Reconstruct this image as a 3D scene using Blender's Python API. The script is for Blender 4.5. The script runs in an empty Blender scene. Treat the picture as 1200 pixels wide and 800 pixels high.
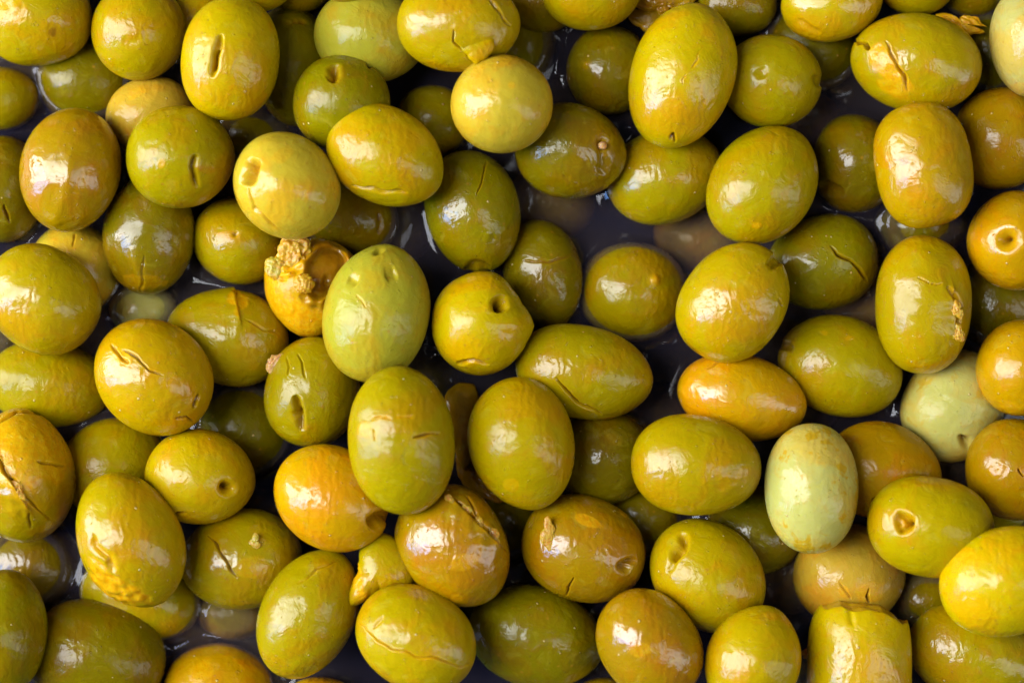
import bpy, math, random
import numpy as np
from mathutils import Vector

# ------------------------------------------------------------------ camera, world, lamps, exposure
K = 0.00017          # metres on the reference plane for one photo pixel (an olive is about 2 cm)
H = 0.62             # camera height above the reference plane
scene = bpy.context.scene
COL = scene.collection
cam_data = bpy.data.cameras.new("camera")
cam = bpy.data.objects.new("camera", cam_data)
COL.objects.link(cam)
cam.location = (0, 0, H)
cam.rotation_euler = (0, 0, 0)
cam_data.sensor_width = 36
cam_data.lens = 36 * H / (1200 * K)
cam_data.clip_start = 0.01
cam_data.clip_end = 50
cam_data.dof.use_dof = True
cam_data.dof.focus_distance = H - 78 * K
cam_data.dof.aperture_fstop = 7.5
scene.camera = cam

world = bpy.data.worlds.new("World")
scene.world = world
world.use_nodes = True
bg = world.node_tree.nodes["Background"]
bg.inputs[0].default_value = (0.45, 0.58, 1.0, 1)
bg.inputs[1].default_value = 0.055

def area(name, loc, sx, sy, power, color):
    d = bpy.data.lights.new(name, 'AREA')
    d.shape = 'RECTANGLE'; d.size = sx; d.size_y = sy; d.energy = power; d.color = color
    o = bpy.data.objects.new(name, d); COL.objects.link(o)
    o.location = loc
    o.rotation_euler = (-Vector(loc)).to_track_quat('-Z', 'Y').to_euler()
    return o
area("window_light", (-1.42, 0.16, 0.86), 0.80, 3.2, 106, (0.92, 0.945, 1.0))
area("low_sky_light", (-1.75, -0.45, 0.60), 0.26, 2.0, 30, (0.20, 0.44, 1.0))
area("far_window_light", (1.22, -0.42, 0.86), 0.50, 2.4, 11, (0.88, 0.92, 1.0))

scene.render.engine = 'CYCLES'
scene.view_settings.view_transform = 'Standard'
scene.view_settings.look = 'None'
scene.view_settings.gamma = 1
scene.view_settings.use_curve_mapping = False
scene.view_settings.exposure = 0.20
scene.cycles.use_denoising = True
scene.cycles.max_bounces = 6
scene.cycles.use_adaptive_sampling = True
scene.cycles.adaptive_threshold = 0.02
scene.cycles.diffuse_bounces = 3
scene.cycles.glossy_bounces = 3
scene.cycles.transparent_max_bounces = 12
scene.cycles.volume_bounces = 1

# ------------------------------------------------------------------ materials
class NT:
    def __init__(s, name):
        s.m = bpy.data.materials.new(name); s.m.use_nodes = True
        s.t = s.m.node_tree; s.t.nodes.clear()
        s.out = s.t.nodes.new('ShaderNodeOutputMaterial')
    def n(s, typ, **kw):
        nd = s.t.nodes.new('ShaderNode' + typ)
        for k, v in kw.items():
            if k.startswith('i_'):
                nd.inputs[k[2:].replace('_', ' ')].default_value = v
            else:
                setattr(nd, k, v)
        return nd
    def l(s, a, b): s.t.links.new(a, b)
    def math(s, op, a, b=None, clamp=False):
        nd = s.n('Math', operation=op, use_clamp=clamp)
        for i, v in enumerate((a, b)):
            if v is None: continue
            if isinstance(v, (int, float)): nd.inputs[i].default_value = v
            else: s.l(v, nd.inputs[i])
        return nd.outputs[0]
    def ramp(s, fac, lo, hi, a=0.0, b=1.0):
        nd = s.n('MapRange', interpolation_type='SMOOTHSTEP')
        s.l(fac, nd.inputs[0])
        for i, v in zip((1, 2, 3, 4), (lo, hi, a, b)):
            if isinstance(v, (int, float)): nd.inputs[i].default_value = v
            else: s.l(v, nd.inputs[i])
        return nd.outputs[0]
    def noise(s, vec, w, scale, detail=3, rough=.55, dist=0.0):
        nd = s.n('TexNoise', noise_dimensions='3D')
        s.l(vec, nd.inputs['Vector'])
        nd.inputs['Scale'].default_value = scale; nd.inputs['Detail'].default_value = detail
        nd.inputs['Roughness'].default_value = rough; nd.inputs['Distortion'].default_value = dist
        return nd.outputs[0]
    def offset(s, vec, rnd):
        cx = s.n('CombineXYZ'); s.l(rnd, cx.inputs[0]); s.l(rnd, cx.inputs[1]); s.l(s.math('MULTIPLY', rnd, -1.7), cx.inputs[2])
        nd = s.n('VectorMath', operation='ADD'); s.l(vec, nd.inputs[0]); s.l(cx.outputs[0], nd.inputs[1])
        return nd.outputs[0]
    def mix(s, fac, a, b, blend='MIX'):
        nd = s.n('Mix', data_type='RGBA', blend_type=blend)
        if isinstance(fac, (int, float)): nd.inputs[0].default_value = fac
        else: s.l(fac, nd.inputs[0])
        for i, v in ((6, a), (7, b)):
            if isinstance(v, tuple): nd.inputs[i].default_value = v
            else: s.l(v, nd.inputs[i])
        return nd.outputs[2]

def olive_material():
    t = NT('olive_skin')
    tc = t.n('TexCoord'); oi = t.n('ObjectInfo')
    W = None; P = t.offset(tc.outputs['Object'], oi.outputs['Random'])
    col = oi.outputs['Color']
    fl = t.n('Attribute', attribute_name='flesh').outputs['Fac']
    br = t.n('Attribute', attribute_name='brown').outputs['Fac']
    wet = t.n('Attribute', attribute_type='OBJECT', attribute_name='wet').outputs['Fac']
    spk = t.n('Attribute', attribute_type='OBJECT', attribute_name='speck').outputs['Fac']
    n_big = t.noise(P, W, 85, 3, .6, .4)
    n_mid = t.noise(P, W, 260, 4, .6, .6)
    n_fine = t.noise(P, W, 900, 4, .65)
    # mottled skin: greener and more orange patches, pale bloom
    c = t.mix(t.ramp(n_big, .46, .64, 0, .72), col, t.mix(1.0, col, (1.15, .84, .4, 1), 'MULTIPLY'))
    c = t.mix(t.ramp(n_big, .28, .50, .42, 0), c, t.mix(1.0, c, (.82, .88, .8, 1), 'MULTIPLY'))
    c = t.mix(t.ramp(n_mid, .54, .68, 0, .4), c, t.mix(1.0, c, (1.1, .80, .5, 1), 'MULTIPLY'))
    c = t.mix(t.ramp(n_mid, .30, .44, .20, 0), c, (.42, .35, .03, 1))
    # freckles
    vo = t.n('TexVoronoi'); t.l(P, vo.inputs['Vector']); vo.inputs['Scale'].default_value = 430
    sep = t.n('SeparateColor'); t.l(vo.outputs['Color'], sep.inputs[0])
    near = t.ramp(vo.outputs['Distance'], .06, .20, 1, 0)
    dot = t.math('MULTIPLY', near, t.ramp(sep.outputs[0], .60, .70, 0, .6))
    spec = t.math('MULTIPLY', t.ramp(vo.outputs['Distance'], .05, .13, 1, 0), t.ramp(sep.outputs[1], .80, .84))
    c = t.mix(dot, c, (.34, .17, .01, 1))
    c = t.mix(spec, c, (.62, .47, .16, 1))
    # big yellow-brown stains on the speckled ones
    n_sp = t.noise(P, W, 330, 3, .55, .3)
    c = t.mix(t.math('MULTIPLY', t.ramp(n_sp, .56, .62), t.math('MULTIPLY', spk, t.ramp(n_big, .40, .56))), c, (.44, .27, .01, 1))
    flc = t.mix(t.ramp(n_fine, .35, .65), (.60, .25, .0, 1), (.62, .35, .004, 1))
    c = t.mix(fl, c, flc)
    c = t.mix(br, c, (.15, .05, .004, 1))
    # bump: skin is faintly wrinkled so that window reflections break up
    v1 = t.noise(P, W, 150, 2, .5, .2)
    wr = t.n('TexWave', wave_type='BANDS'); t.l(P, wr.inputs['Vector']); wr.inputs['Scale'].default_value = 190; wr.inputs['Distortion'].default_value = 9; wr.inputs['Detail'].default_value = 3; wr.inputs['Detail Scale'].default_value = 1.3
    wm = t.ramp(n_big, .45, .6, 0, 1)
    h = t.math('ADD', t.math('MULTIPLY', v1, 1.0), t.math('MULTIPLY', n_mid, .42))
    h = t.math('ADD', h, t.math('MULTIPLY', n_fine, t.math('ADD', .07, t.math('MULTIPLY', fl, .22))))
    h = t.math('ADD', h, t.math('MULTIPLY', t.math('MULTIPLY', wr.outputs[0], wm), .055))
    h = t.math('ADD', h, t.math('MULTIPLY', spec, .3))
    h = t.math('ADD', h, t.math('MULTIPLY', t.ramp(n_fine, .64, .74), .16))
    b = t.n('Bump'); b.inputs['Strength'].default_value = 1.0; b.inputs['Distance'].default_value = .00062
    t.l(h, b.inputs['Height'])
    bc = b
    p = t.n('BsdfPrincipled')
    t.l(c, p.inputs['Base Color']); t.l(b.outputs[0], p.inputs['Normal'])
    rg = t.ramp(n_mid, .35, .65, .24, .38)
    t.l(rg, p.inputs['Roughness'])
    p.inputs['IOR'].default_value = 1.45; p.inputs['Specular IOR Level'].default_value = .10
    cw = t.math('MULTIPLY', t.math('MULTIPLY', wet, t.ramp(fl, 0, 1, 1, .55)), t.ramp(n_big, .36, .56, .45, 1.0), True)
    t.l(cw, p.inputs['Coat Weight'])
    t.l(t.ramp(n_mid, .40, .62, .05, .17), p.inputs['Coat Roughness'])
    p.inputs['Coat IOR'].default_value = 1.6
    t.l(bc.outputs[0], p.inputs['Coat Normal'])
    p.inputs['Subsurface Weight'].default_value = .24
    p.inputs['Subsurface Radius'].default_value = (1.0, .5, .05)
    p.inputs['Subsurface Scale'].default_value = .0022
    t.l(p.outputs[0], t.out.inputs[0])
    return t.m

def flesh_material(name, c1, c2, c3):
    t = NT(name)
    tc = t.n('TexCoord'); oi = t.n('ObjectInfo'); W = None; P = t.offset(tc.outputs['Object'], oi.outputs['Random'])
    a = t.noise(P, W, 420, 4, .6, .5); f = t.noise(P, W, 1500, 4, .65)
    c = t.mix(t.ramp(a, .35, .62), c1, c2)
    c = t.mix(t.ramp(f, .55, .7), c, c3)
    b = t.n('Bump'); b.inputs['Strength'].default_value = 1; b.inputs['Distance'].default_value = .00035
    t.l(t.math('ADD', a, t.math('MULTIPLY', f, .4)), b.inputs['Height'])
    p = t.n('BsdfPrincipled'); t.l(c, p.inputs['Base Color']); t.l(b.outputs[0], p.inputs['Normal'])
    p.inputs['Roughness'].default_value = .5
    p.inputs['Coat Weight'].default_value = .2; p.inputs['Coat Roughness'].default_value = .1
    p.inputs['Subsurface Weight'].default_value = .7; p.inputs['Subsurface Radius'].default_value = (1, .5, .05); p.inputs['Subsurface Scale'].default_value = .0015
    t.l(p.outputs[0], t.out.inputs[0])
    return t.m

def brine_material():
    t = NT('brine')
    fr = t.n('Fresnel'); fr.inputs[0].default_value = 1.36
    tr = t.n('BsdfTransparent'); gl = t.n('BsdfAnisotropic') if False else t.n('BsdfGlossy')
    gl.inputs['Roughness'].default_value = .035
    tc = t.n('TexCoord')
    w = t.n('Value'); w.outputs[0].default_value = 3.3
    nz = t.noise(tc.outputs['Object'], w.outputs[0], 60, 3, .5, .8)
    b = t.n('Bump'); b.inputs['Distance'].default_value = .0003; b.inputs['Strength'].default_value = .3
    t.l(nz, b.inputs['Height']); t.l(b.outputs[0], gl.inputs['Normal']); t.l(b.outputs[0], fr.inputs['Normal'])
    m = t.n('MixShader'); df = t.n('BsdfDiffuse'); t.l(t.mix(t.ramp(t.noise(tc.outputs['Object'], w.outputs[0], 28, 3, .5, .5), .35, .65), (.07, .06, .10, 1), (.17, .13, .13, 1)), df.inputs[0])
    m0 = t.n('MixShader'); m0.inputs[0].default_value = .17; t.l(tr.outputs[0], m0.inputs[1]); t.l(df.outputs[0], m0.inputs[2])
    t.l(fr.outputs[0], m.inputs[0]); t.l(m0.outputs[0], m.inputs[1]); t.l(gl.outputs[0], m.inputs[2])
    t.l(m.outputs[0], t.out.inputs['Surface'])
    v = t.n('VolumeAbsorption')
    v.inputs['Color'].default_value = (.62, .48, .22, 1)
    v.inputs['Density'].default_value = 130
    t.l(v.outputs[0], t.out.inputs['Volume'])
    return t.m

def tray_material():
    t = NT('dark_tray')
    tc = t.n('TexCoord'); w = t.n('Value')
    nz = t.noise(tc.outputs['Object'], w.outputs[0], 40, 4, .6)
    p = t.n('BsdfPrincipled'); t.l(t.mix(nz, (.012, .012, .016, 1), (.03, .028, .032, 1)), p.inputs['Base Color'])
    p.inputs['Roughness'].default_value = .35
    t.l(p.outputs[0], t.out.inputs[0])
    return t.m

SKIN = olive_material()
FLESH = flesh_material('orange_flesh', (.46, .20, .0, 1), (.48, .28, .002, 1), (.50, .36, .03, 1))
PALE_FLESH = flesh_material('crumbly_flesh', (.50, .23, .0, 1), (.40, .31, .01, 1), (.58, .44, .10, 1))
STEM = flesh_material('stem_wood', (.40, .20, .05, 1), (.55, .30, .08, 1), (.60, .40, .18, 1))
BRINE = brine_material()
TRAY = tray_material()

# ------------------------------------------------------------------ mesh tools (all in photo pixels, scaled to metres at the end)
def cube_sphere(N, power=1.0):
    idx = {}; pts = []; faces = []
    ang = np.tan(np.linspace(-math.pi / 4, math.pi / 4, N + 1))
    def vid(x, y, z):
        k = (round(x * 1e5), round(y * 1e5), round(z * 1e5))
        if k not in idx:
            idx[k] = len(pts); pts.append((x, y, z))
        return idx[k]
    for ax in range(3):
        for s in (-1, 1):
            g = [[None] * (N + 1) for _ in range(N + 1)]
            for i in range(N + 1):
                for j in range(N + 1):
                    c = [0, 0, 0]; c[ax] = s; c[(ax + 1) % 3] = float(ang[i]); c[(ax + 2) % 3] = float(ang[j])
                    g[i][j] = vid(*c)
            for i in range(N):
                for j in range(N):
                    q = (g[i][j], g[i + 1][j], g[i + 1][j + 1], g[i][j + 1])
                    faces.append(q if s > 0 else q[::-1])
    P = np.array(pts); P /= np.linalg.norm(P, axis=1)[:, None]
    if power != 1.0:                      # denser towards the top
        th = np.arccos(np.clip(P[:, 2], -1, 1)); ph = np.arctan2(P[:, 1], P[:, 0])
        th = math.pi * (th / math.pi) ** power
        P = np.stack([np.sin(th) * np.cos(ph), np.sin(th) * np.sin(ph), np.cos(th)], 1)
    return P, np.array(faces, dtype=np.int32)
SPH = {'lo': cube_sphere(12), 'mid': cube_sphere(26, 1.15), 'hi': cube_sphere(40, 1.25), 'xh': cube_sphere(68, 1.4)}

def wobble(P, seed, n, fmin, fmax):
    r = np.random.RandomState(seed); out = np.zeros(len(P))
    for _ in range(n):
        d = r.normal(size=3); d /= np.linalg.norm(d)
        out += np.sin(P @ d * r.uniform(fmin, fmax) + r.uniform(0, 6.28))
    return out / math.sqrt(n)

def mesh_from(name, V, F, mats, smooth=True, attrs=None, matidx=None):
    me = bpy.data.meshes.new(name)
    F = np.asarray(F, dtype=np.int32); k = F.shape[1]
    me.vertices.add(len(V)); me.vertices.foreach_set('co', np.asarray(V, dtype=np.float32).ravel())
    me.loops.add(F.size); me.loops.foreach_set('vertex_index', F.ravel())
    me.polygons.add(len(F)); me.polygons.foreach_set('loop_start', np.arange(0, F.size, k, dtype=np.int32))
    me.polygons.foreach_set('loop_total', np.full(len(F), k, dtype=np.int32))
    me.polygons.foreach_set('use_smooth', np.full(len(F), smooth))
    for m in mats: me.materials.append(m)
    for an, av in (attrs or {}).items():
        a = me.attributes.new(an, 'FLOAT', 'POINT'); a.data.foreach_set('value', np.asarray(av, dtype=np.float32))
    me.update(); me.validate()
    return me

def poly_dist(X, Y, pts, fade=False):
    best = np.full(X.shape, 1e9); par = np.full(X.shape, .5)
    if len(pts) == 1:
        d = np.hypot(X - pts[0][0], Y - pts[0][1]); return (d, np.ones_like(d)) if fade else d
    n = len(pts) - 1
    for k, ((x0, y0), (x1, y1)) in enumerate(zip(pts[:-1], pts[1:])):
        dx, dy = x1 - x0, y1 - y0
        t = np.clip(((X - x0) * dx + (Y - y0) * dy) / (dx * dx + dy * dy + 1e-9), 0, 1)
        d = np.hypot(X - x0 - t * dx, Y - y0 - t * dy); m = d < best
        best = np.where(m, d, best); par = np.where(m, (k + t) / n, par)
    return (best, np.clip(6.0 * par * (1 - par), 0, 1) ** .5) if fade else best

def shape(P, o, seed):
    """unit sphere -> olive in pixels about its centre, with stains; +y is up"""
    a, b, ang = o['a'], o['b'], math.radians(o['ang'])
    c = o.get('c', b)
    rs = random.Random(seed * 31)
    n = o.get('box', rs.choice([2.0, 2.0, 2.12, 2.2])); tp = o.get('taper', rs.uniform(-.055, .055)); pt = o.get('point', rs.choice([0, 0, .03, .05]))
    ca, sa = math.cos(ang), math.sin(ang)
    u = P[:, 0] * ca + P[:, 1] * sa; v = -P[:, 0] * sa + P[:, 1] * ca; w = P[:, 2]
    if n != 2.0:
        s = 1 / (np.abs(u) ** n + np.sqrt(v * v + w * w) ** n) ** (1 / n)
        u, v, w = u * s, v * s, w * s
    L = 1 + o.get('lump', .024) * wobble(P, seed, 4, 1.5, 3.4)
    uu = u * (1 + pt * np.clip(u, 0, 1) ** 9)
    X = a * uu * L; Yl = b * v * (1 - tp * u) * L; Z = c * w * (1 - .7 * tp * u) * L
    x = X * ca - Yl * sa; y = X * sa + Yl * ca
    if 'out' in o:
        pts = np.array([(px - o['x'], o['y'] - py) for px, py in o['out']])
        ph = np.arctan2(pts[:, 1], pts[:, 0]); r = np.hypot(pts[:, 0], pts[:, 1])
        i = np.argsort(ph); ph = ph[i]; r = r[i]
        ph = np.concatenate([ph - 2 * math.pi, ph, ph + 2 * math.pi]); r = np.tile(r, 3)
        vp = np.arctan2(P[:, 1], P[:, 0]); R = np.interp(vp, ph, r)
        kf = o.get('edge', 1.0)
        rho = np.hypot(P[:, 0], P[:, 1]) ** kf
        x = R * rho * np.cos(vp); y = R * rho * np.sin(vp)
        Z = c * np.sign(P[:, 2]) * np.abs(P[:, 2]) ** o.get('flat', 1.0) * L
        nx, ny, nz = P[:, 0] * .8, P[:, 1] * .8, P[:, 2]
    else:
        gu, gv = u / a, v / b
        nx, ny, nz = gu * ca - gv * sa, gu * sa + gv * ca, w / c
    ln = np.sqrt(nx ** 2 + ny ** 2 + nz ** 2) + 1e-9; nx, ny, nz = nx / ln, ny / ln, nz / ln
    flesh = np.zeros(len(P)); brown = np.zeros(len(P)); disp = np.zeros(len(P)); zd = np.zeros(len(P))
    PX = x + o['x']; PY = o['y'] - y
    up0 = np.clip((P[:, 2] + .25) * 3, 0, 1)
    rr = np.random.RandomState(seed + 5)
    for f in o.get('f', []):
        up = up0
        if f[0] == 'G':      # crack, slit or pit: groove along a line
            _, pts, wd, dp, lip, fs, bs = f; lip *= .22
            if wd < 2.6 and len(pts) > 1: bs = min(1, bs * 2.0 + .1); dp *= 1.7; fs *= .7; wd *= .78
            jx = 2.0 * wobble(P, seed + 31, 5, 8, 22) * .8; jy = 2.0 * wobble(P, seed + 32, 5, 8, 22) * .8
            jj = min(.8, 1.6 / wd) if len(pts) > 1 else .35
            d, fd = poly_dist(PX + jx * jj, PY + jy * jj, pts, True)
            if wd >= 2.1 and len(pts) > 1: d = d / (.4 + .6 * fd * (.9 + .2 * wobble(P, seed + 34, 4, 6, 14)).clip(.5, 1.2)); dp *= 1.2
            if wd < 2.1: d = d / (.3 + .7 * fd * (.8 + .35 * wobble(P, seed + 33, 5, 10, 30)).clip(.35, 1.3))
            up = up0 * fd
            g = np.exp(-(d / wd) ** 2) * up
            disp += -dp * g + lip * np.exp(-((d - 2.0 * wd) / (1.0 * wd)) ** 2) * up
            flesh = np.maximum(flesh, fs * .8 * np.exp(-(d / (wd * 1.3 + 1.2)) ** 2) * up)
            brown = np.maximum(brown, bs * np.exp(-(d / (wd * .75)) ** 2) * up)
        elif f[0] == 'F':    # stepped flap: one side of a line stands proud
            _, pts, hgt, fs = f
            (x0, y0), (x1, y1) = pts[0], pts[-1]
            d = poly_dist(PX + 2.5 * np.sin(PY * .35 + seed), PY + 2.5 * np.sin(PX * .4 + seed), pts)
            side = ((x1 - x0) * (PY - y0) - (y1 - y0) * (PX - x0)) > 0
            disp += np.where(side, hgt * np.exp(-(d / 14) ** 2), 0) * up
            flesh = np.maximum(flesh, fs * np.exp(-(d / 3.5) ** 2) * up)
        elif f[0] == 'S':    # stain or torn patch of flesh
            _, cx, cy, rx, ry, an, fs, bs, rough = f
            an = math.radians(an); dx = PX - cx; dy = -(PY - cy)
            q = np.hypot((dx * math.cos(an) + dy * math.sin(an)) / rx, (-dx * math.sin(an) + dy * math.cos(an)) / ry)
            q = q + .16 * wobble(P, seed + 9, 6, 10, 26)
            m = np.clip((1.15 - q) / .35, 0, 1); m = m * m * (3 - 2 * m) * up
            flesh = np.maximum(flesh, fs * m); brown = np.maximum(brown, bs * m)
            if rough: disp += m * rough * .6 * (wobble(P, seed + 11, 14, 14, 38) - .6)
        elif f[0] == 'B':    # hollow: the top surface sinks
            _, cx, cy, rx, ry, an, dp = f
            an = math.radians(an); dx = PX - cx; dy = -(PY - cy)
            q = np.hypot((dx * math.cos(an) + dy * math.sin(an)) / rx, (-dx * math.sin(an) + dy * math.cos(an)) / ry)
            q = q + .05 * wobble(P, seed + 3, 5, 8, 16)
            m = np.clip((1.1 - q) / .3, 0, 1); m = m * m * (3 - 2 * m) * (P[:, 2] > 0)
            zd -= dp * m
    if o.get('rough'): disp += o['rough'] * (wobble(P, seed + 21, 14, 5, 20) + .5 * np.abs(wobble(P, seed + 22, 10, 12, 26)))
    if 'base_flesh' in o: flesh = np.maximum(flesh, o['base_flesh'])
    if 'base_brown' in o: brown = np.maximum(brown, o['base_brown'])
    V = np.stack([x + nx * disp, y + ny * disp, Z + nz * disp + zd], 1)
    if 'cut' in o:           # broken straight across: nothing beyond this ragged line
        cx_, cy_ = zip(*o['cut'])
        lim = o['y'] - np.interp(V[:, 0] + o['x'], cx_, cy_) - .10 * np.abs(V[:, 2]) + 1.2 * wobble(P, seed + 40, 6, 8, 24)
        over = V[:, 1] > lim
        flesh = np.maximum(flesh, np.clip((V[:, 1] - lim) / 4, 0, .35))
        V[:, 1] = np.where(over, lim, V[:, 1])
    if 'tilt' in o:          # lean the whole piece (degrees about image x, y)
        tx, ty = map(math.radians, o['tilt'])
        V[:, 2] += math.tan(tx) * V[:, 1] + math.tan(ty) * V[:, 0]
    return V, np.clip(flesh, 0, 1), np.clip(brown, 0, 1)

# ------------------------------------------------------------------ the catalogue of olives
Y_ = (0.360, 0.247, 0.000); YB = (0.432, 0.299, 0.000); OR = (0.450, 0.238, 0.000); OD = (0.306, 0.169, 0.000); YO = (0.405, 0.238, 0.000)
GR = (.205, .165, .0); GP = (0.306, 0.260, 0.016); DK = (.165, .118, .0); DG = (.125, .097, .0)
PB = (.44, .315, .018); PG = (.42, .375, .085); YG = (0.297, 0.216, 0.000); BE = (.41, .26, .018)
G = lambda pts, w=2.0, d=3.0, lip=.6, fl=.5, br=.3: ('G', pts, w, d, lip, fl, br)
PIT = lambda x, y, r=6, d=12, fl=.5, br=.55: ('G', [(x, y)], r, d, 0, fl, br)
S = lambda x, y, rx, ry, an=0, fl=.8, br=0, rough=0: ('S', x, y, rx, ry, an, fl, br, rough)
def o(x, y, a, b, ang, lv, col, label, *f, **kw):
    d = dict(x=x, y=y, a=a, b=b, ang=ang, lv=lv, col=col, label=label, f=list(f)); d.update(kw); return d

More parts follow.
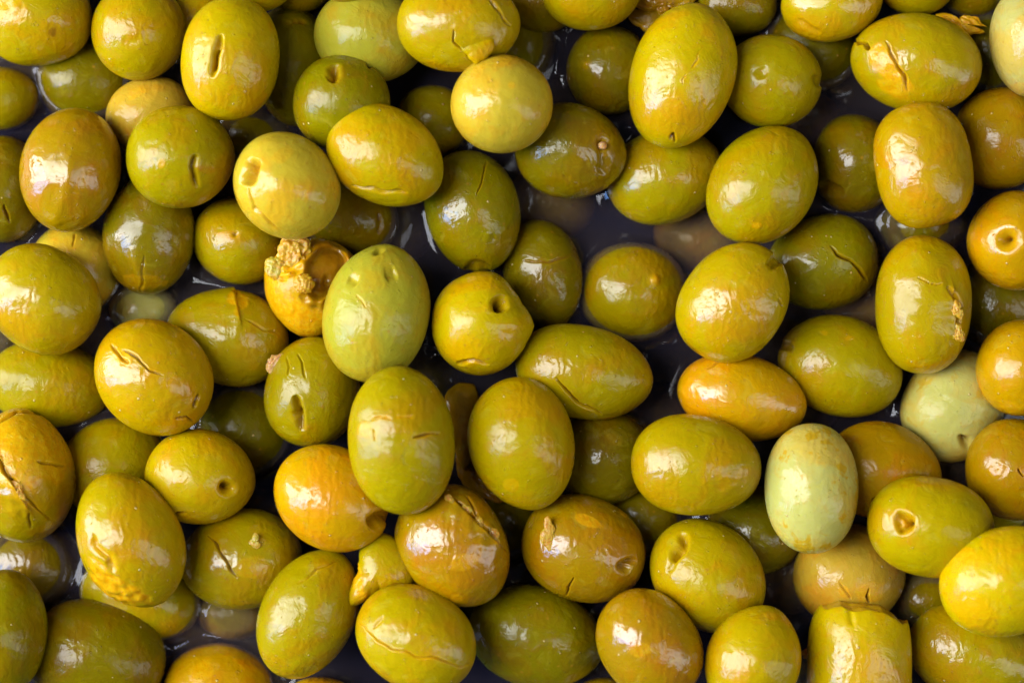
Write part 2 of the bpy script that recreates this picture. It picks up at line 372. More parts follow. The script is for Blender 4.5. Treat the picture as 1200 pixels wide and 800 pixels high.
OL = [
 # --- left top
 o(44,20,64,56,5,3.6,Y_,"yellow green olive in the top left corner with scuffed skin and one brown spot", S(14,14,26,20,0,.35,0,1.0), S(68,43,5,5,0,.2,.6), wet=.9),
 o(163,37,58,55,80,3.3,Y_,"round olive at the top edge between the corner olive and the slit olive", G([(150,52),(161,55),(172,50)],5,1.2,0,.1,0), point=.0, wet=.6),
 o(270,69,72,58,86,4.6,YB,"large yellow olive near the top with a long vertical slit in its middle", G([(264,46),(260,62),(258,74),(254,95)],3.6,7,1.2,.15,.05), G([(260,62),(255,88)],1.6,4,0,.1,.35), wet=.7),
 o(-1,118,36,46,90,2.4,YG,"olive cut by the left edge just below the top left corner olive", wet=.5),
 o(102,95,54,48,0,1.6,DK,"dark shaded olive tucked beneath the top left corner olive and the round one beside it"),
 o(176,136,52,46,15,2.7,BE,"small pinkish pale olive peeping out above the olive with the side slit", S(165,112,12,7,20,.35)),
 o(83,200,74,59,78,4.4,OD,"big glossy amber brown olive near the left edge with a ridge pointing down", G([(92,180),(85,230),(66,268)],9,-1.6,0,0,0), wet=1.4, point=.0),
 o(211,184,61,60,0,4.1,YG,"round yellow green olive with a short dark slit and rusty stain low on its right", G([(236,185),(232,200),(236,222)],3.2,7,1,.3,.4), S(245,201,13,4,-8,.4,.3), S(196,196,5,6,0,.5,.1), wet=.6, c=62),
 o(6,221,44,62,0,2.8,DK,"olive cut by the left edge behind the big amber brown olive", G([(14,243),(20,262)],2,3,.5,.2,.4)),
 o(298,162,46,38,-15,1.6,DK,"dark wedge shaped olive squeezed between the slit olives and the pale dimpled one"),
 o(336,217,66,59,-35,4.5,PB,"pale yellow olive with a deep vertical dimple at its left side", G([(303,188),(299,203),(292,220)],6.5,15,1.8,.45,.15), G([(296,222),(301,246),(336,275)],2.5,2,1,.55,0), S(335,185,14,8,30,.3), wet=.7, c=62),
 o(175,275,71,54,87,3.4,DK,"tall glossy dark olive below the slit olive with a freckled lower tip", G([(160,290),(172,344)],6,-1.4,0,.15,0), G([(176,300),(168,343)],2,1,.3,.2,0), S(170,330,25,10,0,.28), wet=1.3, point=.04),
 o(280,284,54,50,-20,3.0,YG,"olive with a small brown stem scar in its middle left of the broken half olive", PIT(281,277,3,4,.4,.7), S(272,277,14,5,-3,.5,.2), c=58, wet=.8),
 o(88,315,52,54,60,2.3,PB,"pale cream olive mostly covered by the glossy oval olive at the left edge", G([(92,275),(91,290)],2,1,.2,.7,.2)),
 o(52,350,69,61,-38,4.2,Y_,"glossy oval olive at the left edge with a long highlight down its left side", wet=1.2),
 o(168,362,38,28,5,0.9,PG,"small greenish olive sunk in the brine beneath the glossy dark tall one"),
 o(267,394,72,56,-14,3.3,YG,"pointed olive with a little raised flap of skin at its top right", S(283,352,9,12,70,.6,0,.8), ('F',[(276,340),(284,368)],3.0,.5), G([(290,372),(312,384),(330,392)],1.5,1.2,.5,.4,.1), taper=-.10, wet=1.0),
 o(181,442,75,64,-42,4.4,YO,"large orange yellow olive with a crack across its upper half and two small scars", G([(135,402),(150,420),(160,425)],2.5,3,1.2,.6,.1), G([(152,410),(170,418),(182,432),(200,439)],1.5,3,.9,.45,.3), S(150,418,12,8,-20,.55,0,.6), G([(238,461),(232,470),(229,478)],2,2.5,.6,.3,.5), G([(210,490),(222,488),(230,494)],2,2.5,.6,.3,.5), wet=1.0),
 o(58,450,70,50,-8,2.6,YG,"wide olive with a milky left highlight lying under the glossy oval one at left", S(72,412,10,4,10,.3), wet=.5),
 o(26,556,60,78,6,4.3,YG,"badly cracked orange olive at the left edge with overlapping splits of skin", ('F',[(6,520),(18,548),(40,585)],4.5,.8), G([(2,512),(10,530),(18,548),(32,566),(42,582)],2.2,5,1.5,.8,.4), G([(42,580),(58,600),(64,606)],1.6,3,1,.5,.3), G([(55,536),(68,541),(84,545)],1.3,2.5,1,.6,.1), G([(5,495),(25,480),(60,486)],2,3,1.3,.6,.2), S(34,524,60,54,0,.62,0,.35), G([(44,596),(42,618)],2,2,.6,.2,.3), S(25,615,28,24,0,0,0), wet=1.2, lump=.05),
 o(130,546,64,56,30,2.5,YG,"olive half hidden between the cracked orange olive and the olive with a torn end", wet=.4),
 o(235,558,64,56,-8,4.2,Y_,"smooth olive with a small dark round pit near its right end", PIT(270,569,6,15,.5,.9), G([(264,568),(277,570)],4,5,.5,.3,.3), G([(206,602),(222,596)],2,2.5,.8,.4,.4), wet=.6, taper=.03),
 o(290,502,54,52,-20,1.6,DG,"dark shaded olive beneath the large orange olive with the crack", wet=.4),
 o(152,632,80,62,-66,4.6,Y_,"large yellow olive at lower left with a torn rough end of orange flesh", S(142,690,42,16,-22,.85,.12,1.9), S(120,662,16,10,-60,.7,.1,1.3), G([(115,622),(118,636),(134,650),(140,668)],4,4.5,2,.6,.1), taper=-.07, wet=.8),
 o(284,655,71,60,8,3.5,YG,"olive with a thin dark crack across it and a crumb of flesh on its right", G([(248,622),(262,640),(273,655),(282,672)],1.8,4,.8,.3,.7), S(300,660,20,14,0,.3), wet=1.2),
 o(36,660,54,52,0,1.3,DG,"dark olive sunk in brine below the badly cracked orange olive", base_brown=.25, wet=1.1),
 o(4,738,50,72,0,3.4,GR,"tall green olive cut by the left edge near the bottom", wet=.4),
 o(112,768,74,62,-10,0.95,DK,"large dark brown green olive under brine at the bottom left", wet=.5),
 o(165,700,66,46,-12,0.7,YG,"brine covered olive lying beneath the one with the torn rough end", G([(143,715),(142,730)],1.5,3,.5,.3,.6)),
 o(272,718,42,30,-10,0.5,YG,"sliver of a submerged olive below the olive with the thin dark crack"),
 o(256,806,64,53,0,2.4,OR,"orange wet olive cut by the bottom edge in the left part", S(240,782,18,10,40,.5), wet=1.4),
 # --- centre bottom
 o(361,721,79,55,63,3.5,YG,"long smooth olive leaning right below the notched orange olive", G([(352,680),(372,663),(400,654)],1.5,1.5,.8,.5,0), taper=-.03, wet=.9),
 o(389,583,72,60,-28,3.8,OR,"glossy orange olive with a notch folded into its lower right end", G([(462,604),(446,606),(434,614)],7,15,1.5,.4,.3), wet=1.1),
 o(471,517,86,62,93,5.2,YG,"tall upright olive in the lower middle with fine orange cracks at its left", G([(436,492),(448,488),(462,490)],1.4,2.2,.8,1,.1), G([(464,488),(486,486)],1.2,1.6,.5,.8,.1), G([(486,509),(500,508),(518,506)],1.3,3,.6,.5,.6), G([(440,502),(442,516)],1.3,2,.4,.9,0), S(430,502,8,10,0,.5), box=2.15, wet=.6),
 o(533,640,73,61,-56,3.6,OD,"amber olive with a ragged peeling edge of skin on its upper right", ('F',[(530,583),(552,596),(566,612),(580,632)],4.5,.75), G([(530,583),(548,592),(560,604),(568,614),(584,632)],2.4,6,1.5,.9,.45), G([(548,578),(560,600)],1.6,4,1,.8,.5), S(545,654,16,10,20,.35), S(536,698,8,6,0,.5), point=.05, wet=1.5),
 o(487,748,74,60,-28,4.4,Y_,"olive at the bottom with a wavy red crack running right across it", G([(420,724),(432,736),(446,746),(460,754),(474,756),(490,762),(508,764),(524,770),(540,776),(556,774)],1.4,2.6,1.2,.8,.15), G([(440,734),(450,718)],1.6,1.5,.4,.5,0), wet=.7, taper=-.03),
 o(627,745,79,60,-14,3.3,GR,"grey green olive at the bottom centre with pale mottled sheen", wet=.9, lump=.02),
 o(685,643,74,62,-18,4.2,OD,"glossy amber olive with a torn bit of skin at left and folded right end", G([(738,664),(728,660),(744,652)],5,9,1.5,.2,.25), G([(662,698),(664,685),(671,672)],1.5,4,1,.6,.6), S(690,608,18,6,-18,.6), S(730,600,8,3,-40,.7), wet=1.5),
 o(612,520,78,62,-76,5.0,Y_,"tall smooth olive just right of the upright one with orange cracks", S(600,566,10,8,0,.35), taper=.03, wet=.6),
 o(366,459,63,55,82,3.7,YG,"olive with a wrinkled deep slit near its bottom left and pale top lines", G([(348,462),(354,480),(357,503)],4,9,2,.3,.2), G([(338,418),(342,428),(341,440)],1.8,1.6,.5,.1,0), G([(350,414),(358,426),(362,442)],1.8,1.6,.5,.1,0), PIT(352,484,5,7,.4,.4), wet=1.0),
 o(441,369,80,62,76,4.7,GP,"large greenish olive in the middle with two small dents near its top", G([(410,326),(422,332)],7,3.0,0,.08,0), G([(454,325),(466,320)],7,3.5,0,.05,.05), G([(443,292),(446,298)],5,5,0,0,0), G([(418,345),(426,352),(432,362)],1.2,.8,.3,.7,0), wet=.5, lump=.014, box=2.1),
 o(411,254,54,46,-15,1.7,DK,"dark shaded olive beneath the pale dimpled olive and the tilted smooth one", G([(446,246),(448,262),(443,276)],2,4,.6,.3,.6), wet=.6),
 o(565,379,60,60,0,4.1,YB,"round yellow olive with a deep oval hole near its upper right", G([(583,347),(586,356),(588,366)],6.0,20,2,.5,.7), PIT(585,357,4,8,.3,1), G([(535,424),(556,422),(575,428)],2.2,2.5,.6,.5,.3), wet=.7, c=62, out=[(626,382),(618,400),(604,421),(585,435),(562,440),(540,435),(520,420),(508,398),(506,376),(510,354),(522,336),(540,324),(560,318),(579,319),(588,324),(600,338),(612,356),(622,370)]),
 o(497,452,46,46,0,0.8,DG,"dark olive deep in brine between the greenish olive and the tall upright ones"),
 o(636,320,63,46,-74,2.5,DK,"dark leaning olive right of the round olive with the hole", G([(612,306),(640,308),(672,300)],2,1,.4,.2,.3), wet=1.0),
 o(741,341,61,55,-5,1.75,YG,"olive standing alone in the open brine with a small orange wart", ('G',[(765,329)],4,-4,0,.8,0), S(765,329,6,5,0,.6), wet=1.2),
 o(680,435,79,55,-12,3.3,YG,"long olive below the open brine with a dark split along its lower edge", G([(651,441),(662,456),(676,470),(690,478),(704,486)],1.7,4.5,1.2,.5,.6), wet=.8),
 o(708,536,54,52,20,1.5,DK,"dark shaded olive tucked below the long olive with the dark split", S(718,513,12,7,-30,.1), wet=.9),
 o(816,545,77,60,-5,4.3,Y_,"plump olive pointing left with a wrinkled patch at its right end", S(852,560,26,9,28,.2,0,1.1), taper=.07, wet=.8, ang2=0),
 o(869,466,77,50,-11,3.4,OR,"flat orange olive with a rough rim lying under the plump heart shaped one", G([(826,432),(850,422),(884,418)],1.8,2.5,1.5,.7,.2), S(812,455,16,12,0,.35,0,.5), wet=1.5),
 o(859,355,72,61,56,4.5,Y_,"plump heart shaped olive right of the open brine with a narrow highlight", G([(908,352),(916,358)],1.4,2.5,.6,.3,.5), G([(902,300),(912,312)],10,6,0,.1,0), wet=1.1, taper=.02, col2=Y_),
 # --- centre top
 o(554,246,73,56,-80,3.6,GR,"upright olive with a thin vertical seam and a sparkling wet spot below", G([(570,190),(566,210),(560,232)],1.4,2,.6,.5,.1), S(572,280,8,6,0,0,0,.8), G([(545,318),(560,312),(575,317)],6,5,0,.2,.2), wet=1.1),
 o(587,123,60,58,0,4.7,PB,"perfectly round pale cream olive near the top centre", S(600,104,4,4,0,.4), S(575,76,34,9,5,.22), S(640,140,10,24,0,.15), wet=.8),
 o(450,183,70,57,-30,4.3,Y_,"smooth tilted yellow olive with a fold line along its lower edge", G([(412,220),(440,224),(478,228)],2.2,3,1,.5,.2), wet=.6, taper=.04),
 o(400,121,57,56,0,3.3,GR,"greenish olive with a small cleft at its top above the tilted yellow one", G([(394,78),(394,92),(390,100)],5,11,2,.6,.3), G([(416,66),(430,72),(438,82)],2,3,1.2,.7,.4), wet=.5),
 o(345,78,46,66,8,1.8,DG,"dark olive in shadow right of the large olive with the long slit", G([(338,32),(352,29),(362,33)],2.5,4,1.2,.5,.4), wet=.4),
 o(432,42,64,56,-10,2.6,GP,"grey green olive at the top beneath the one with the torn overhanging skin", wet=.5),
 o(535,28,70,56,0,4.3,Y_,"olive at the top edge with torn overhanging skin dripping onto the round one", S(568,36,34,30,0,.10,0,0), G([(532,40),(534,55),(545,66),(552,74)],1.4,3,1.4,.5,.2), G([(575,5),(588,22),(597,34)],2,3,1.5,.6,.2), wet=1.0),
 o(506,142,42,42,0,2.3,YG,"small shaded olive left of the perfectly round pale cream one", wet=.8),
 o(407,-38,44,41,0,3.4,Y_,"olive of which only the bottom rim shows at the top edge", wet=.4),
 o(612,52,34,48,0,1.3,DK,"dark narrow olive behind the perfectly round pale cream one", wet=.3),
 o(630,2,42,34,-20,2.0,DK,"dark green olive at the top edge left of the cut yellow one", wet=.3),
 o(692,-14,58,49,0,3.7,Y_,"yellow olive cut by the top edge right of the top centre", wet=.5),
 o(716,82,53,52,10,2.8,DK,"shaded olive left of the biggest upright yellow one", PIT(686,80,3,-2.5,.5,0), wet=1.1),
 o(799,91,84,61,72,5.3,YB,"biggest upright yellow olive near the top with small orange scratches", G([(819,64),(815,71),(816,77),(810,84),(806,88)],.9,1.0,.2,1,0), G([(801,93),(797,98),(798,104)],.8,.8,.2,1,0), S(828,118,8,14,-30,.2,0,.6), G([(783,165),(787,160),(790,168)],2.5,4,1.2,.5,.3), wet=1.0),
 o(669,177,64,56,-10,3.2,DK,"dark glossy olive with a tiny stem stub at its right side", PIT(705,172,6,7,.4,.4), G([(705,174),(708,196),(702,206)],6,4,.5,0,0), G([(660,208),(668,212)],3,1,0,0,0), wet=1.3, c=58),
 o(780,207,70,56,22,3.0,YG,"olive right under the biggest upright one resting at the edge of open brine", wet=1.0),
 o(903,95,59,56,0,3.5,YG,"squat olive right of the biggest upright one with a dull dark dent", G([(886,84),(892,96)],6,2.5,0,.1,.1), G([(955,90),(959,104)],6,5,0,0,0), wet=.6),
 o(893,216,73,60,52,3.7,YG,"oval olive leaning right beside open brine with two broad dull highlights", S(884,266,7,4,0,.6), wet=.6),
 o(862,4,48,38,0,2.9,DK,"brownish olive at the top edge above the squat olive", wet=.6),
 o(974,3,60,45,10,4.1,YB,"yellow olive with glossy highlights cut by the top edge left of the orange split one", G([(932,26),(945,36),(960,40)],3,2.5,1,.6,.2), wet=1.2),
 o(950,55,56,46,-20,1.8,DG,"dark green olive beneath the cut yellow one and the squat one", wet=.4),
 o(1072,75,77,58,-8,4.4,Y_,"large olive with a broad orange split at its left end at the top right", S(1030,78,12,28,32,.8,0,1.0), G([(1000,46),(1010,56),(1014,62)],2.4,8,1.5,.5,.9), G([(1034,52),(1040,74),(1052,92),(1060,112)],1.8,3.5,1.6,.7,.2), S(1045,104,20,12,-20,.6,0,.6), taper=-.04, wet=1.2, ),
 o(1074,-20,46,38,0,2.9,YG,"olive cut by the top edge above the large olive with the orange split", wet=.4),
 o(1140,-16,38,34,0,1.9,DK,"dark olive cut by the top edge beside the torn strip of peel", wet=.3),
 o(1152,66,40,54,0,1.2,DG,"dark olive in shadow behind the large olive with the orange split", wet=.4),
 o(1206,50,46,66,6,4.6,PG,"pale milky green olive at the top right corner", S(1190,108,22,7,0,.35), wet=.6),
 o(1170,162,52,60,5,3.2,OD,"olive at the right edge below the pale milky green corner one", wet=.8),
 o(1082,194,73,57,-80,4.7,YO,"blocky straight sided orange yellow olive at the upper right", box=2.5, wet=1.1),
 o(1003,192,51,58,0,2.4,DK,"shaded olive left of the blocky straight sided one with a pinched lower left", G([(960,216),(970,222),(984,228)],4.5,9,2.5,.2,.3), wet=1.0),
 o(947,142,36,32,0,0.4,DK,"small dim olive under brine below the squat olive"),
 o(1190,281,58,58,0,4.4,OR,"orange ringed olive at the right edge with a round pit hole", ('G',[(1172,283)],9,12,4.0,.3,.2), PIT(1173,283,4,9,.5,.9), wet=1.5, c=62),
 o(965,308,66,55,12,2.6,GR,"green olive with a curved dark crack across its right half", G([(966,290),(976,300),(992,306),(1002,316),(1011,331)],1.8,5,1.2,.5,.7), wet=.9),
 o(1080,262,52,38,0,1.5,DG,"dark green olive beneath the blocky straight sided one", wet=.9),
 o(1081,356,80,57,87,4.6,Y_,"upright olive with a ragged orange split along its lower right side", G([(1066,326),(1082,334),(1098,334)],1.2,2,.9,.7,.1), G([(1103,338),(1112,350),(1118,362),(1116,376),(1117,392)],3,5,1.5,.85,.3), ('F',[(1112,350),(1119,370),(1118,396)],3.5,.6), box=2.2, wet=1.0),
 o(985,429,74,58,-22,3.3,YG,"warty olive with fine pimples left of the pale green freckled one", G([(916,410),(920,400)],7,7,0,.3,.1), S(990,396,6,3,0,.4,0,.8), S(962,390,5,3,0,.4,0,.8), taper=.02, wet=.7),
 o(1118,474,66,58,60,2.7,PG,"pale green olive with a round yellow stain and a pinched bottom pit", S(1117,471,10,8,0,.0,.0), PIT(1124,516,5,9,.4,.7), G([(1116,508),(1122,516),(1130,526)],3,5,1.5,.3,.2), speck=.7, wet=.5),
 o(1196,430,52,57,0,4.3,OR,"amber olive cut by the right edge above the small reddish one", S(1190,478,26,7,-10,.35,0,.4), wet=1.0),
 o(1172,355,54,50,0,1.6,DG,"dark olive in shadow beneath the ringed olive at the right edge", wet=.7),
 o(1032,550,70,58,-10,2.7,OD,"plain amber olive behind the pale speckled one at right", G([(1015,585),(1026,575)],1.6,3,.8,.4,.5), wet=.4),
 o(951,572,77,55,93,4.7,PG,"pale cream green olive speckled with yellow brown spots", speck=1.3, box=2.15, wet=.6),
 o(1090,616,73,59,-10,4.3,Y_,"yellow green olive with a triangular pit hole at its left end", G([(1064,610),(1054,604),(1047,597)],3.2,9,2.5,.5,.15), G([(1064,610),(1054,616),(1047,623)],3.2,9,2.5,.5,.15), G([(1047,599),(1046,610),(1047,622)],3.0,6,2.5,.5,.1), PIT(1053,610,7,9,.8,.2), PIT(1060,610,3.5,8,.6,.9), wet=.6),
 o(1187,549,55,60,0,3.4,OD,"small reddish olive at the right edge with a flaw in its skin", S(1160,548,11,10,0,.3,.1,.9), G([(1184,546),(1190,556)],1.4,2.5,.6,.3,.6), wet=1.0),
 o(1180,681,80,64,12,5.2,YB,"big smooth yellow olive at the lower right edge with a rusty smudge", S(1124,655,17,13,40,.6,0,0), wet=.6, taper=.03),
 o(993,672,64,62,0,2.7,BE,"beige olive with rusty cracks under the torn block shaped one", G([(1012,684),(1010,694),(1013,702)],1.6,4,1.6,.6,.6), G([(978,678),(984,690),(990,698)],1.5,1.6,.8,.8,.1), S(1014,688,18,13,0,.5), S(982,688,6,10,20,.5), wet=.8),
 o(1007,800,104,62,90,4.4,YB,"torn block shaped olive with a straight broken top at the bottom right", G([(990,708),(992,728)],3,2,.8,0,0), box=3.6, wet=.9, lump=.02, cut=[(930,722),(945,714),(956,708),(968,709),(983,703),(994,706),(1012,706),(1030,708),(1045,717),(1054,726),(1075,728)]),
 o(1140,766,79,57,-24,3.7,YG,"olive in the bottom right corner with a broad wrinkled highlight", wet=1.0, taper=-.02),
 o(1086,702,38,34,0,1.7,GR,"small shaded green olive between the torn block and the big smooth one", wet=1.3),
 o(1176,606,34,24,0,2.0,GR,"little green bit of olive showing below the small reddish one", wet=.3),
 o(830,676,72,61,-44,3.5,Y_,"olive with a deep folded pit at its upper left below the plump one", G([(800,622),(797,636),(786,654)],4.2,10,2.4,.35,.25), G([(793,640),(782,668)],3,4,1.2,.2,.2), wet=.6, taper=.02),
 o(762,756,70,58,-52,4.3,OD,"wet amber olive at the bottom edge with a long wavy highlight", S(748,755,14,8,0,.3), wet=1.5),
 o(882,774,64,56,68,4.3,Y_,"olive with a pointed brown tip at the bottom edge", S(903,719,8,5,0,.55,.1), point=.07, wet=.7),
 o(884,621,56,50,0,1.1,DG,"dim green olive under the brine beneath the plump left pointing one", wet=1.0),
 o(752,606,42,42,0,0.6,DK,"very dark olive deep between the amber folded one and the folded pit one"),
 # --- corners and gaps
 o(226,18,38,34,0,2.3,YB,"small bright olive at the top edge between the round and the long slit one", wet=.4),
 o(294,-22,52,36,0,2.6,YG,"olive at the top edge just right of the long slit olive", wet=.4),
 o(350,-22,40,34,0,2.0,DK,"dim olive at the top edge beside the grey green one"),
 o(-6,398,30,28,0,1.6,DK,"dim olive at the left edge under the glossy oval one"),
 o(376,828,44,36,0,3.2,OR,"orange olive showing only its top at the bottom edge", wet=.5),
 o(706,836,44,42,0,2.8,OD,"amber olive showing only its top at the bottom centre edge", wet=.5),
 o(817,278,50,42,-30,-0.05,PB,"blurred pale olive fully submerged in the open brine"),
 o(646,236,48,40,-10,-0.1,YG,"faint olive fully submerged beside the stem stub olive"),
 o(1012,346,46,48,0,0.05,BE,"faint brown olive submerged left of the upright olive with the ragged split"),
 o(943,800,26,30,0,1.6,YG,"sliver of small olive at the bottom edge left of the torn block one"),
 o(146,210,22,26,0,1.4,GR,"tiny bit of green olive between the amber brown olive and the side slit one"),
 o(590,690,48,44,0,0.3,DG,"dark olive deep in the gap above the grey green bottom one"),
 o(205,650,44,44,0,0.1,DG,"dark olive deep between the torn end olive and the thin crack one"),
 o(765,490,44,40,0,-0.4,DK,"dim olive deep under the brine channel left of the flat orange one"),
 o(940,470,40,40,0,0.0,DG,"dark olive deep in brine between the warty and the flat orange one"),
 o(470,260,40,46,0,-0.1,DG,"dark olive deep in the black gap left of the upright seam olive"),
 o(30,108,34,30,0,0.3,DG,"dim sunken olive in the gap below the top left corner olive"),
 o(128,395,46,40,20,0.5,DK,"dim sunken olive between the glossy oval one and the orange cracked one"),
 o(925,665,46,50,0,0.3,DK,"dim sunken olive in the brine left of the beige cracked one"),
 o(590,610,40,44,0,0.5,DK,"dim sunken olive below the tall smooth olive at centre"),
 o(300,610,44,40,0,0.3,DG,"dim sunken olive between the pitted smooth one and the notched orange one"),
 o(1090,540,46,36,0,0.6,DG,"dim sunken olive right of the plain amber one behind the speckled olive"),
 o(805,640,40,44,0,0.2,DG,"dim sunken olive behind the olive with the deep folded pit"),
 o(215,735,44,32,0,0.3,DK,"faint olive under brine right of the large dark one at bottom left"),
]

# pieces of olives lying among the whole ones
PIECES = [
 dict(kind='broken_olive', x=358, y=334, a=56, b=56, c=50, ang=0, lv=3.35, col=OR, cat='broken olive', wet=1.4,
      label="broken half olive with bright orange side, hollow brown inside and crumbling flesh",
      out=[(415,300),(412,330),(404,360),(392,386),(372,395),(350,393),(330,378),(316,358),(310,334),(312,310),(322,300),(336,286),(360,280),(384,281),(402,289)],
      f=[('B',384,318,22,34,-22,15), S(384,318,28,38,-22,0,.50), ('S',338,308,28,22,20,.9,0,3.2), S(340,372,50,26,-20,.8,0,0), S(326,350,22,30,0,.8,0,0), S(374,344,20,20,0,.5,.35,3.6)]),
 dict(kind='olive_piece', x=442, y=668, a=40, b=40, c=30, ang=0, lv=3.5, col=Y_, cat='olive piece', wet=.7, flat=.8,
      label="bright yellow torn olive wedge between the orange notched olive and the bottom ones",
      out=[(488,668),(481,688),(464,692),(446,692),(432,700),(419,709),(408,710),(407,698),(412,684),(420,670),(421,655),(423,640),(430,628),(444,623),(460,628),(474,640),(484,654)],
      f=[S(418,672,7,34,15,.8,0,1.2), S(466,686,10,5,0,.2,.5,1.2)]),
 dict(kind='olive_piece', x=478, y=679, a=26, b=12, c=9, ang=0, lv=2.9, col=OD, cat='olive piece', wet=.9, flat=.8,
      label="thin brown scrap of olive beside the bright yellow torn wedge",
      out=[(506,688),(490,690),(468,690),(452,684),(454,676),(470,670),(486,666),(496,672)], f=[S(460,684,9,6,0,.2,.5,1)]),
 dict(kind='olive_peel', x=541, y=495, a=26, b=44, c=14, ang=0, lv=3.7, col=OD, cat='peel', wet=.6, flat=.7, base_brown=.25,
      label="brown peel standing between the two tall upright olives, upper piece",
      out=[(556,450),(562,470),(558,500),(552,540),(544,552),(534,530),(524,500),(520,478),(524,458),(538,448)],
      f=[S(540,470,14,14,0,.2,0,0)]),
 dict(kind='olive_peel', x=563, y=553, a=26, b=40, c=10, ang=0, lv=3.4, col=OD, cat='peel', wet=1.3, flat=.7, base_brown=.3, rough=.5,
      label="dark curled shell of peel tucked under the tall smooth olive",
      out=[(592,586),(585,590),(570,584),(552,576),(540,562),(535,544),(537,520),(546,512),(556,528),(566,548),(580,568)],
      f=[G([(542,530),(560,565),(585,588)],2.2,2.5,.8,.4,.3)]),
 dict(kind='olive_peel', x=765, y=24, a=28, b=14, c=7, ang=0, lv=3.3, col=OD, cat='peel', wet=1.1, flat=.7, base_brown=.1, base_flesh=.2,
      label="thin amber peel sticking out left of the biggest upright olive",
      out=[(792,28),(776,36),(764,40),(750,32),(736,22),(738,14),(756,12),(780,16)], f=[G([(738,20),(758,30)],1.5,1,.8,.5,.1)]),
 dict(kind='olive_piece', x=780, y=2, a=36, b=16, c=14, ang=0, lv=3.5, col=OD, cat='olive piece', wet=1.2, flat=.8, base_flesh=.3, base_brown=.15, rough=1.6,
      label="ragged brown torn olive chunk at the top edge above the biggest upright one",
      out=[(816,-4),(812,8),(800,14),(786,12),(766,14),(748,8),(742,-4),(750,-18),(780,-22),(808,-18)], f=[]),
 dict(kind='olive_peel', x=1126, y=28, a=30, b=8, c=6, ang=0, lv=3.6, col=OR, cat='peel', wet=1.3, flat=.8, base_flesh=.75, rough=.7,
      label="curled orange strip of torn peel at the top right",
      out=[(1158,33),(1156,38),(1142,40),(1128,38),(1112,32),(1096,22),(1097,17),(1112,17),(1124,24),(1132,29),(1138,20),(1144,20),(1150,28)], f=[('G',[(1104,20),(1126,30)],2.5,2,1,.3,.2)]),
]

# ------------------------------------------------------------------ settle the pile: each olive rests on those below it
ALL = [dict(q, kind='olive', cat='olive') for q in OL] + PIECES
for q in ALL:
    if q['lv'] < 2.2 and q['kind'] == 'olive': q['a'] *= 1.07; q['b'] *= 1.07
STEP = 4
gx, gy = np.meshgrid(np.arange(-70, 1271, STEP), np.arange(-70, 901, STEP))
def lens(q):
    if 'out' in q:
        pts = np.array(q['out'], float); cx, cy = q['x'], q['y']
        ph = np.arctan2(cy - pts[:, 1], pts[:, 0] - cx); r = np.hypot(pts[:, 0] - cx, pts[:, 1] - cy)
        i = np.argsort(ph); ph = ph[i]; r = r[i]
        R = np.interp(np.arctan2(cy - gy, gx - cx), np.concatenate([ph - 2 * math.pi, ph, ph + 2 * math.pi]), np.tile(r, 3))
        e = np.hypot(gx - cx, gy - cy) / R
    else:
        an = math.radians(q['ang']); dx = gx - q['x']; dy = -(gy - q['y'])
        e = np.hypot((dx * math.cos(an) + dy * math.sin(an)) / q['a'], (-dx * math.sin(an) + dy * math.cos(an)) / q['b'])
    c = q.get('c', q['b'])
    return np.where(e < 1, c * np.sqrt(np.clip(1 - e * e, 0, 1)), -1)
order = sorted(range(len(ALL)), key=lambda i: ALL[i]['lv'])
hts = [lens(q) for q in ALL]
for n_, i in enumerate(order):
    q = ALL[i]; z = -82 + 29 * q['lv']
    for j in order[:n_]:
        p = ALL[j]
        m = (hts[i] > 0) & (hts[j] > 0)
        if m.any():
            soft = .74 if q['kind'] == 'olive' else .5
            z = max(z, p['z'] + soft * float((hts[i] + hts[j])[m].max()))
    q['z'] = min(z, -82 + 29 * q['lv'] + 62)
LIQ = -13.0
def unproject(px, py, z):
    s = (H - z * K) / H
    return ((px - 600) * K * s, (400 - py) * K * s, z * K), K * s

# ------------------------------------------------------------------ tray and brine
def box_mesh(name, x0, x1, y0, y1, z0, z1, mat):
    V = [(x, y, z) for z in (z0, z1) for y in (y0, y1) for x in (x0, x1)]
    F = [(0, 2, 3, 1), (4, 5, 7, 6), (0, 1, 5, 4), (2, 6, 7, 3), (0, 4, 6, 2), (1, 3, 7, 5)]
    ob = bpy.data.objects.new(name, mesh_from(name, V, F, [mat], smooth=False)); COL.objects.link(ob); return ob
TX, TY = 0.175, 0.13
zb = -165 * K
floor = box_mesh('tray_floor', -TX, TX, -TY, TY, zb - .003, zb, TRAY); floor['kind'] = 'structure'
wt = .003; ztop = 60 * K
for args in ((-TX - wt, -TX, -TY - wt, TY + wt), (TX, TX + wt, -TY - wt, TY + wt), (-TX, TX, -TY - wt, -TY), (-TX, TX, TY, TY + wt)):
    w_ = box_mesh('tray_wall', *args, zb - .003, ztop, TRAY); w_['kind'] = 'structure'

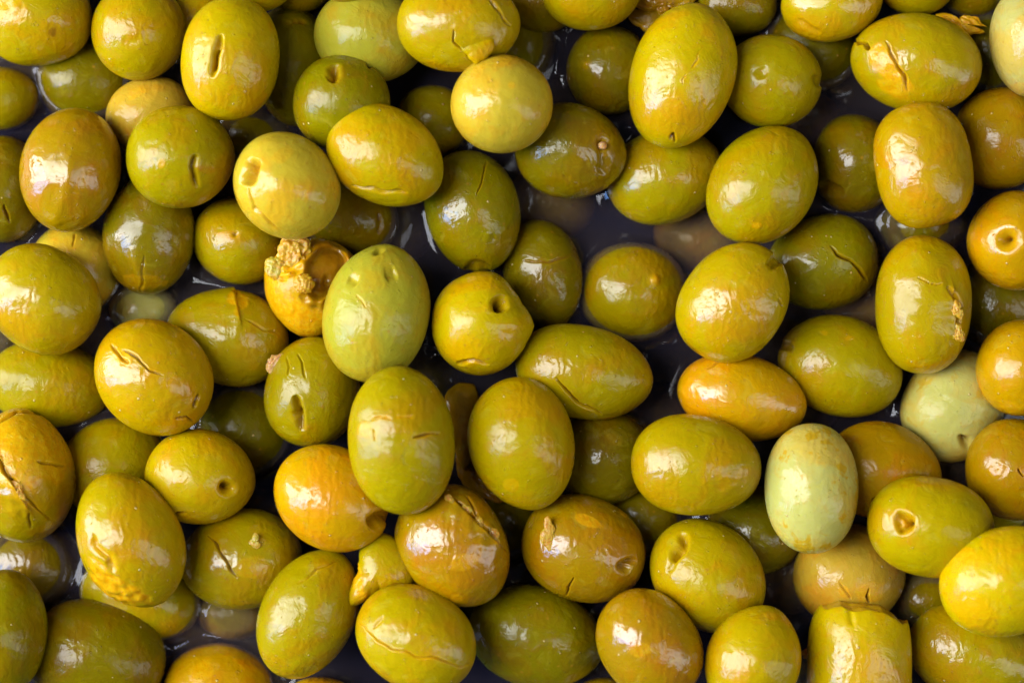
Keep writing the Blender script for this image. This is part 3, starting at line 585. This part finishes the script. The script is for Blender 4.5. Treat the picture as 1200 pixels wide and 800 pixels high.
nx_, ny_ = 540, 380
def dense(T, d, n):
    m = 24
    return np.concatenate([np.linspace(-T + .0005, -d, m, endpoint=False), np.linspace(-d, d, n - 2 * m), np.linspace(d, T - .0005, m + 1)[1:]])
lx = dense(TX, .106, nx_); ly = dense(TY, .072, ny_)
LX, LY = np.meshgrid(lx, ly)
men = np.zeros_like(LX)
for q in ALL:
    c = q.get('c', q['b'])
    dz = (LIQ - q['z']) / c
    if abs(dz) >= 1: continue
    (ox, oy, _), s = unproject(q['x'], q['y'], q['z'])
    fac = math.sqrt(1 - dz * dz)
    an = math.radians(q['ang']); dx = (LX - ox) / s; dy = (LY - oy) / s
    ee = np.hypot((dx * math.cos(an) + dy * math.sin(an)) / (q['a'] * fac), (-dx * math.sin(an) + dy * math.cos(an)) / (q['b'] * fac))
    dist = (ee - 1) * min(q['a'], q['b']) * fac
    men = np.maximum(men, np.where(dist > 0, np.exp(-np.clip(dist, 0, 200) / 8.5), 1.0))
LZ = LIQ * K + men * 10.5 * K + K * .8 * (np.sin(LX * 260 + 2 * np.sin(LY * 140)) * np.sin(LY * 210 + 1.3))
V = np.stack([LX, LY, LZ], -1).reshape(-1, 3)
ii = np.arange(nx_ * ny_).reshape(ny_, nx_)
F = np.stack([ii[:-1, :-1], ii[:-1, 1:], ii[1:, 1:], ii[1:, :-1]], -1).reshape(-1, 4).tolist()
ring = list(ii[0, :]) + list(ii[1:, -1]) + list(ii[-1, ::-1][1:]) + list(ii[::-1, 0][1:-1])
nb = len(V); low = V[ring].copy(); low[:, 2] = zb + .0003
cen = np.array([[0, 0, zb + .0003]])
V = np.vstack([V, low, cen]); nr = len(ring)
for k in range(nr):
    a0, a1 = ring[k], ring[(k + 1) % nr]; b0, b1 = nb + k, nb + (k + 1) % nr
    F.append([a1, a0, b0, b1])
me = mesh_from('brine', V, F, [BRINE])
# close the bottom with a fan
import bmesh
bm = bmesh.new(); bm.from_mesh(me); bm.verts.ensure_lookup_table()
for k in range(nr):
    bm.faces.new((bm.verts[nb + (k + 1) % nr], bm.verts[nb + k], bm.verts[nb + nr]))
bm.to_mesh(me); bm.free()
brine = bpy.data.objects.new('brine', me); COL.objects.link(brine); brine['kind'] = 'structure'

# ------------------------------------------------------------------ build the olives
def lin(c): return (c[0], c[1], c[2], 1)
tris = 0
for i, q in enumerate(ALL):
    fine = any((f[0] == 'G' and f[2] < 2.6 and len(f[1]) > 1) or f[0] == 'F' for f in q['f']) or 'cut' in q
    res = ('xh' if fine else 'hi') if (len(q['f']) > 0 and q['lv'] > 2.2) else ('mid' if q['lv'] > 1.2 else 'lo')
    if q['kind'] != 'olive': res = 'hi' if q['kind'] == 'broken_olive' else 'mid'
    P, Fc = SPH[res]
    Vx, fl, br = shape(P, q, 100 + i * 7)
    loc, s = unproject(q['x'], q['y'], q['z'])
    me = mesh_from(q['kind'], Vx * s, Fc, [SKIN], attrs={'flesh': fl, 'brown': br})
    ob = bpy.data.objects.new(q['kind'], me); COL.objects.link(ob)
    ob.location = loc
    rr = random.Random(i * 13 + 5)
    jt = rr.uniform(.93, 1.07)
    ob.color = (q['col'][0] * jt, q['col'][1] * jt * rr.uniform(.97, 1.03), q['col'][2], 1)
    ob['label'] = q['label']; ob['category'] = q['cat']
    if q['kind'] == 'olive': ob['group'] = 'olives heaped in brine'
    ob['wet'] = float(min(q.get('wet', .7), 1.5)) * .58; ob['speck'] = float(q.get('speck', 0.0))
    q['ob'] = ob; q['s'] = s
    tris += len(Fc) * 2
print('tris', tris, 'zrange', min(q['z'] for q in ALL), max(q['z'] for q in ALL))

# ------------------------------------------------------------------ parts: stem stub, flakes of skin, crumbs, crumbly flesh, drip
def find(px, py):
    return min((q for q in ALL), key=lambda q: (q['x'] - px) ** 2 + (q['y'] - py) ** 2)
def surf_z(q, px, py):
    co = np.empty(len(q['ob'].data.vertices) * 3, dtype=np.float32); q['ob'].data.vertices.foreach_get('co', co); co = co.reshape(-1, 3) / q['s']
    d = (co[:, 0] - (px - q['x'])) ** 2 + (co[:, 1] - (q['y'] - py)) ** 2 + np.where(co[:, 2] < 0, 1e5, 0)
    return float(co[int(np.argmin(d)), 2])
def part(name, host, mat, pts_out, c, seed, lift=0.0, rough=1.0, flat=.8, label=None, tilt=None, res=None):
    cx = sum(p[0] for p in pts_out) / len(pts_out); cy = sum(p[1] for p in pts_out) / len(pts_out)
    q = dict(x=cx, y=cy, a=1, b=1, c=c, ang=0, out=pts_out, flat=flat, rough=rough, lump=.05)
    if tilt: q['tilt'] = tilt
    P, Fc = SPHP if res is None else SPH[res]
    Vx, _, _ = shape(P, q, seed)
    # drape over the host
    z0 = surf_z(host, cx, cy)
    Vx[:, 0] += cx - host['x']; Vx[:, 1] += host['y'] - cy; Vx[:, 2] += z0 + lift
    me = mesh_from(name, Vx * host['s'], Fc, [mat])
    ob = bpy.data.objects.new(name, me); COL.objects.link(ob); ob.parent = host['ob']
    ob.color = lin(host['col'])
    if label: ob['label'] = label
    return ob
SPHP = cube_sphere(16)
h = find(669, 177)
part('stem', h, STEM, [(709,171),(709,176),(704,178),(700,176),(700,171),(704,169)], 7, 3, lift=4, rough=.3)
h = find(284, 655)
part('flesh_crumb', h, PALE_FLESH, [(310,635),(306,640),(300,636),(296,634),(300,628),(304,620),(306,622),(306,630)], 3, 4, lift=1, rough=.4)
h = find(358, 334)
part('crumbly_flesh', h, FLESH, [(364,282),(362,300),(360,316),(352,330),(342,328),(334,314),(328,302),(332,286),(338,276),(350,279),(358,279)], 11, 5, lift=-2, rough=1.7, res='mid')
part('crumbly_flesh', h, PALE_FLESH, [(334,305),(336,322),(330,330),(320,326),(314,312),(315,304),(324,303)], 7, 6, lift=-1, rough=.7)
part('crumbly_flesh', h, FLESH, [(368,326),(368,342),(360,344),(350,338),(348,330),(358,322)], 8, 7, lift=3, rough=.7)
h = find(535, 28)
part('skin_flap', h, SKIN, [(580,58),(574,68),(564,76),(559,80),(554,76),(548,68),(538,58),(540,50),(560,44),(578,48)], 7, 8, lift=-2, rough=.15, label='thin hanging tongue of torn skin')
h = find(685, 643)
part('torn_skin', h, FLESH, [(642,600),(646,610),(647,622),(650,636),(645,644),(639,636),(638,616),(638,604)], 3, 9, lift=1.5, rough=.5)
h = find(533, 640)
for k, pts in enumerate(([(530,580),(532,588),(527,584),(522,578),(526,576)], [(548,590),(554,596),(550,600),(544,596),(542,588)], [(574,616),(584,628),(586,634),(578,632),(572,624)], [(560,602),(566,610),(564,616),(557,608)])):
    part('torn_skin', h, FLESH, pts, 3, 20 + k, lift=2.5, rough=.4)
h = find(1081, 356)
for k, pts in enumerate(([(1112,352),(1118,362),(1119,374),(1113,370),(1109,360)], [(1114,378),(1120,388),(1122,400),(1114,398),(1110,388)])):
    part('torn_skin', h, FLESH, pts, 3.5, 30 + k, lift=1.5, rough=.7)
h = find(1007, 770)
part('flesh_crumb', h, FLESH, [(950,768),(947,773),(943,770),(943,764),(947,762)], 3, 60, lift=-20, rough=.6)
h = find(366, 459)
part('flesh_crumb', h, STEM, [(334,414),(330,426),(322,440),(314,434),(316,424),(326,416)], 7, 61, lift=-4, rough=1.0)
h = find(26, 556)
part('torn_skin', h, FLESH, [(30,560),(38,572),(42,582),(36,580),(28,570),(22,560)], 3, 62, lift=1.5, rough=.7)
h = find(269, 394)
